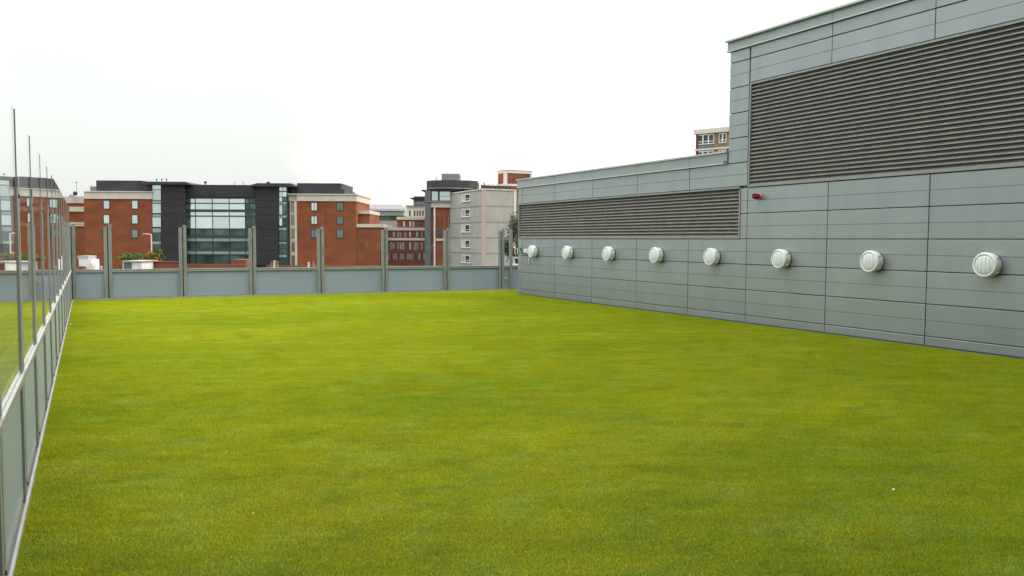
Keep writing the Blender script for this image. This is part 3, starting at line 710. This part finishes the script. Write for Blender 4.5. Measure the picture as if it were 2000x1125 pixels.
# lift room on it
Q = Fac('lift_motor_room', 'brick rooftop box with thick white frame above the grey block', 'building', 984.5, 158, 25)
zq = lambda y: Q.at(984.5, y)[1]; u1 = Q.at(1038.7, 350)[0]; vq = Q.side(972, 350)[0]
MB().box(.02, u1-.02, .02, vq-.02, zq(372), zq(332.6)).build('wall', M['brick_dark'], Q.e)
b = MB(); t = .35
for z0, z1 in ((zq(337.5), zq(332.2)), (zq(363), zq(358.5))): b.box(-.06, u1+.05, -.06, .019, z0, z1).box(-.06, .019, .02, vq, z0, z1)
zi0, zi1 = zq(358.5), zq(337.5)
b.box(-.06, .55, -.06, .019, zi0, zi1).box(u1-.35, u1+.05, -.06, .019, zi0, zi1).box(-.06, .019, .02, .4, zi0, zi1).box(-.06, .019, vq-.3, vq, zi0, zi1)
b.build('frame', M['cream'], Q.e)
MB().box(-.12, u1+.12, -.12, vq, zq(332.2)+.002, zq(331.4)+.002).build('coping', M['cap'], Q.e)

# I: tower block behind the plant room
T = Fac('apartment_tower', 'brick apartment tower with white windows rising behind the plant room roof', 'building', 1358, 129, -41)
T.part('wall', 'ochre', 1358, 253, 1480, 470, 0, 10, ground=True)
T.part('pilaster', 'brick_dark', 1357.4, 262, 1362.5, 470, -.12, -.005, ground=True)
u0, u1_, zb, zt = T.rc(1357, 254, 1424, 262, -.3); zt = T.at(1358, 253.6, -.3)[1]; zb = T.at(1358, 262.4, -.3)[1]
uR = T.at(1480, 300)[0]
MB().box(T.at(1357.4, 260)[0]-.05, uR, -.35, 10, zb, zt).build('parapet', M['cream'], T.e)
fl = T.at(1358, 262.4, -.3)[1]-T.at(1358, 294.5, -.3)[1]
ux = lambda px, py=275: T.at(px, py)[0]
def twin(pxa, pxb, zt_, zb_, n):
    a, b_ = ux(pxa), ux(pxb); t = .13; q = MB()
    q.box(a, b_, -.12, -.005, zb_, zb_+t).box(a, b_, -.12, -.005, zt_-t, zt_)
    for i in range(n+1):
        c = a+(b_-a)*i/n; q.box(max(a, c-t*.7), min(b_, c+t*.7), -.12, -.005, zb_+t, zt_-t)
    q.box(a+t, b_-t, -.10, -.005, zb_+(zt_-zb_)*.3-.05, zb_+(zt_-zb_)*.3+.05)
    o = q.build('window', M['white'], T.e); MB().box(a+.05, b_-.05, -.05, -.02, zb_+t, zt_-t).build('pane', M['win_dark'], o)
for k in range(4):
    zf = zb-k*fl
    twin(1363, 1395, zf-.12, zf-1.65, 3); twin(1404.5, 1419, zf-.12, zf-1.65, 2)
    MB().box(ux(1363.5), ux(1394.5), -.06, -.004, zf-2.35, zf-1.66).build('spandrel_panel', M['green_panel'], T.e)
    MB().box(ux(1357.6), uR, -.2, -.002, zf-fl, zf-fl+.26).build('floor_band', M['cream'], T.e)

# ------------------------------------------------------------------ nearer roofs, plants and odds and ends
NR = Fac('neighbour_roof_building', 'low neighbouring building with red brick parapet just beyond the far fence', 'building', 400, 62)
NR.part('wall', 'felt', -300, 552, 1180, 620, 0, 9, ground=True)
zr = NR.at(400, 530)[1]
NR.part('parapet', 'brick_dark', 283, 512.5, 352, 552.5, 0, .35); NR.part('parapet', 'brick_dark', 352.2, 516, 480, 552.5, 0, .35)
NR.part('parapet_cap', 'brick', 283, 510.6, 352, 512.4, -.08, .43)
NR.part('parapet', 'brick_dark', -40, 516, 60, 552.5, 0, .35)
NR.part('red_reflection_block', 'brick_dark', 455, 507, 480, 552.5, 2, 4); NR.part('parapet', 'brick_dark', 520, 519, 830, 552.5, 3, 3.35)  # first block is solid brick standing in for red reflections in the curtain wall
NR.part('pier', 'ochre', 277.5, 512, 282.8, 552.5, -.1, .5)
hb = Fac('white_cabin', 'white flat roofed rooftop cabin with a grey opening left of the brick parapet', 'cabin', 258, 60)
hb.part('wall', 'white', 240, 511.5, 277, 552, 0, 2.4); hb.part('roof', 'cap', 239, 509.4, 277.6, 511.4, -.15, 2.6); hb.part('opening', 'dark_grey', 241.8, 513, 257, 552, -.04, -.002)
pv = Fac('rooftop_air_unit', 'white sloped rooftop air unit left of the second far fence post', 'air unit', 168, 60)
a0, a1, zb, zt = pv.rc(154, 506.5, 178, 523, 0)
MB().prism([(a0, 0), (a1, 0), (a1, 1.2), (a0, 1.2)], zb-1.2, zt).build('casing', M['white'], pv.e)
MB().box(a0-.15, a1-.25, .1, 1.3, zt+.004, zt+.26).build('hood', M['cap'], pv.e)
MB().box(a1+.01, a1+.14, -.1, .3, zb-.4, zb+.35).build('pipe', M['box_beige'], pv.e)
MB().box(a0-.1, a0+.22, -.4, -.1, zb-.4, zb+.12).build('valve_box', M['brick'], pv.e)
MB().box(a0+.35, a0+.55, -.4, -.1, zb-.4, zb+.12).build('valve_box', M['brick'], pv.e)
pr_ = Fac('white_handrail', 'thin white horizontal handrail beside the rooftop air unit', 'rail', 193, 60)
q0, q1, zb, zt = pr_.rc(182, 520, 200, 521.4, 0)
MB().box(q0, q1, 0, .05, zb, zt).box(q0+.05, q0+.1, 0, .05, zb-.5, zb).box(q1-.1, q1-.05, 0, .05, zb-.5, zb).build('rail', M['white'], pr_.e)
for i, (px, py, s, mt, lb) in enumerate(((417, 520.5, 3, 'white', 'small white box on the neighbouring roof before the glass curtain wall'),
        (531, 513, 2, 'ochre', 'tan chimney pot, leftmost of the three before the dark right tower'), (536, 511, 1.8, 'cream', 'cream chimney pot, middle of the three before the dark right tower'),
        (542, 512, 1.8, 'ochre', 'tan chimney pot, rightmost of the three before the dark right tower'),
        (603, 514, 1.8, 'cream', 'cream chimney pot left of the fourth tall fence post'), (612, 512, 2, 'ochre', 'tan chimney pot nearest left of a tall fence post'))):
    p_ = Fac('roof_box' if mt == 'white' else 'chimney_pot', lb, 'box' if mt == 'white' else 'chimney pot', px, 64)
    u, zt = p_.at(px, py-s); zb = p_.at(px, 528)[1]; r0 = s*.04
    if mt == 'white': MB().box(u-r0, u+r0, 0, .2, zb-1, zt).build('casing', M[mt], p_.e); MB().box(u-r0-.02, u+r0+.02, -.02, .22, zt+.002, zt+.03).build('lid', M['cap'], p_.e)
    else:
        MB().lathe([(zb, .02), (zb, r0*1.4), (zt-.08, r0), (zt-.08, r0*1.3), (zt, r0*1.25), (zt, r0*.7)], 12, ax='z', c=(u, 0, 0)).build('pot', M[mt], p_.e)
        MB().box(u-r0*1.9, u+r0*1.9, -.15, .15, zb-1.3, zb+.18).build('stack', M['brick_dark'], p_.e)
sl = Fac('street_lamp', 'thin pale street lamp with a short arm in front of the left brick wing', 'street lamp', 295, 100)
u, zt = sl.at(295.5, 458)
MB().tube((u, 0, 0), (u, 0, zt), .12, .07).build('pole', M['box_beige'], sl.e)
MB().tube((u, 0, zt), (sl.at(283, 457)[0], 0, zt+.08), .05, .04).build('arm', M['box_beige'], sl.e)
MB().box(sl.at(279, 457)[0], sl.at(284, 457)[0], -.1, .1, zt+.0, zt+.14).build('lamp_head', M['cap'], sl.e)
MB().box(u-.35, u+.05, -.1, .1, sl.at(295, 494)[1], sl.at(295, 492)[1]).build('bracket', M['box_beige'], sl.e)

def foliage(F, px, py, rx, rz, n, mt, leaf, seed, dep=None, nm='crown'):
    rnd = random.Random(seed); u, z = F.at(px, py); b = MB(); dep = dep or rx
    cl = []
    for k in range(22):
        th = rnd.uniform(0, math.tau); ph = math.acos(rnd.uniform(-1, 1)); r = rnd.uniform(.45, .95)
        cl.append((u+rx*r*math.sin(ph)*math.cos(th), dep*r*math.sin(ph)*math.sin(th), z+rz*r*math.cos(ph), rnd.uniform(.16, .34)))
    for i in range(n):
        c = rnd.choice(cl); q = c[3]
        p = Vector((c[0]+rnd.gauss(0, q*rx*.55), c[1]+rnd.gauss(0, q*dep*.55), c[2]+rnd.gauss(0, q*rz*.55)))
        a = Vector((rnd.gauss(0, 1), rnd.gauss(0, 1), rnd.gauss(0, 1))).normalized(); o = a.orthogonal().normalized(); w_ = a.cross(o); s = leaf*rnd.uniform(.6, 1.4)
        b.poly([p-o*s, p+w_*s*.5, p+o*s, p-w_*s*.5], [(0, 1, 2, 3)])
    me = bpy.data.meshes.new(nm); me.from_pydata(b.v, [], b.f); me.materials.append(M[mt])
    return link(nm, me, F.e)
sh = Fac('shrub', 'spreading green shrub with a low left side behind the white cabin', 'shrub', 268, 72)
foliage(sh, 262, 503, 1.5, .40, 1600, 'leaf', .10, 1); foliage(sh, 310, 500, .45, .45, 500, 'leaf', .10, 5)
u, z = sh.at(275, 505); MB().tube((u, 0, 0), (u, 0, z), .12, .06).build('trunk', M['bark'], sh.e)
so = Fac('shrub', 'rusty orange leaved shrub behind the brick parapet by the street lamp', 'shrub', 298, 70)
foliage(so, 297, 503, .75, .42, 1200, 'leaf_orange', .09, 2); u, z = so.at(300, 505); MB().tube((u, 0, 0), (u, 0, z), .12, .06).build('trunk', M['bark'], so.e)
tr = Fac('tree', 'loose dull green tree between the last fence posts and the grey wall end', 'tree', 1006, 95)
foliage(tr, 1013, 470, 1.9, 3.0, 4800, 'leaf_dull', .16, 4)
u, z = tr.at(1010, 470); MB().tube((u, 0, 0), (u, 0, z), .3, .12).tube((u, 0, z-3), (u-1, .3, z+1), .12, .04).tube((u, 0, z-2), (u+1, -.3, z+1.3), .12, .04).build('trunk', M['bark'], tr.e)
bl = Fac('white_balcony_rail', 'pale horizontal balcony edge seen between the last fence post and the wall', 'balcony', 1004, 80)
bl.part('slab', 'cap', 994, 502, 1016, 505.5, 0, 1); bl.part('upstand', 'white', 994, 515.5, 1016, 518, -.3, .3); bl.part('wall', 'concrete', 994, 518.2, 1016, 560, 0, 2, ground=True)

# bird high in the sky
bd = Vector(CAM)+(fw+RT*((868-1000)/F_PX)-UP*((196-562.5)/F_PX))*150
bi = thing('bird', 'small pale gull gliding alone high in the white sky', 'bird', bd)
bb = MB(); bb.lathe([(-.25, .01), (-.18, .05), (0, .08), (.15, .05), (.28, .01)], 10).build('body', M['feather'], bi, True)
wg = MB()
for sgn in (1, -1):
    wg.poly([(.08, 0, .02), (-.08, 0, .02), (-.06, sgn*.28, .10), (.09, sgn*.28, .10), (-.14, sgn*.62, .05), (-.05, sgn*.6, .05)], [(0, 1, 2, 3), (3, 2, 4, 5)])
wg.build('wing', M['feather'], bi); bi.rotation_euler = (0, 0, R(40))
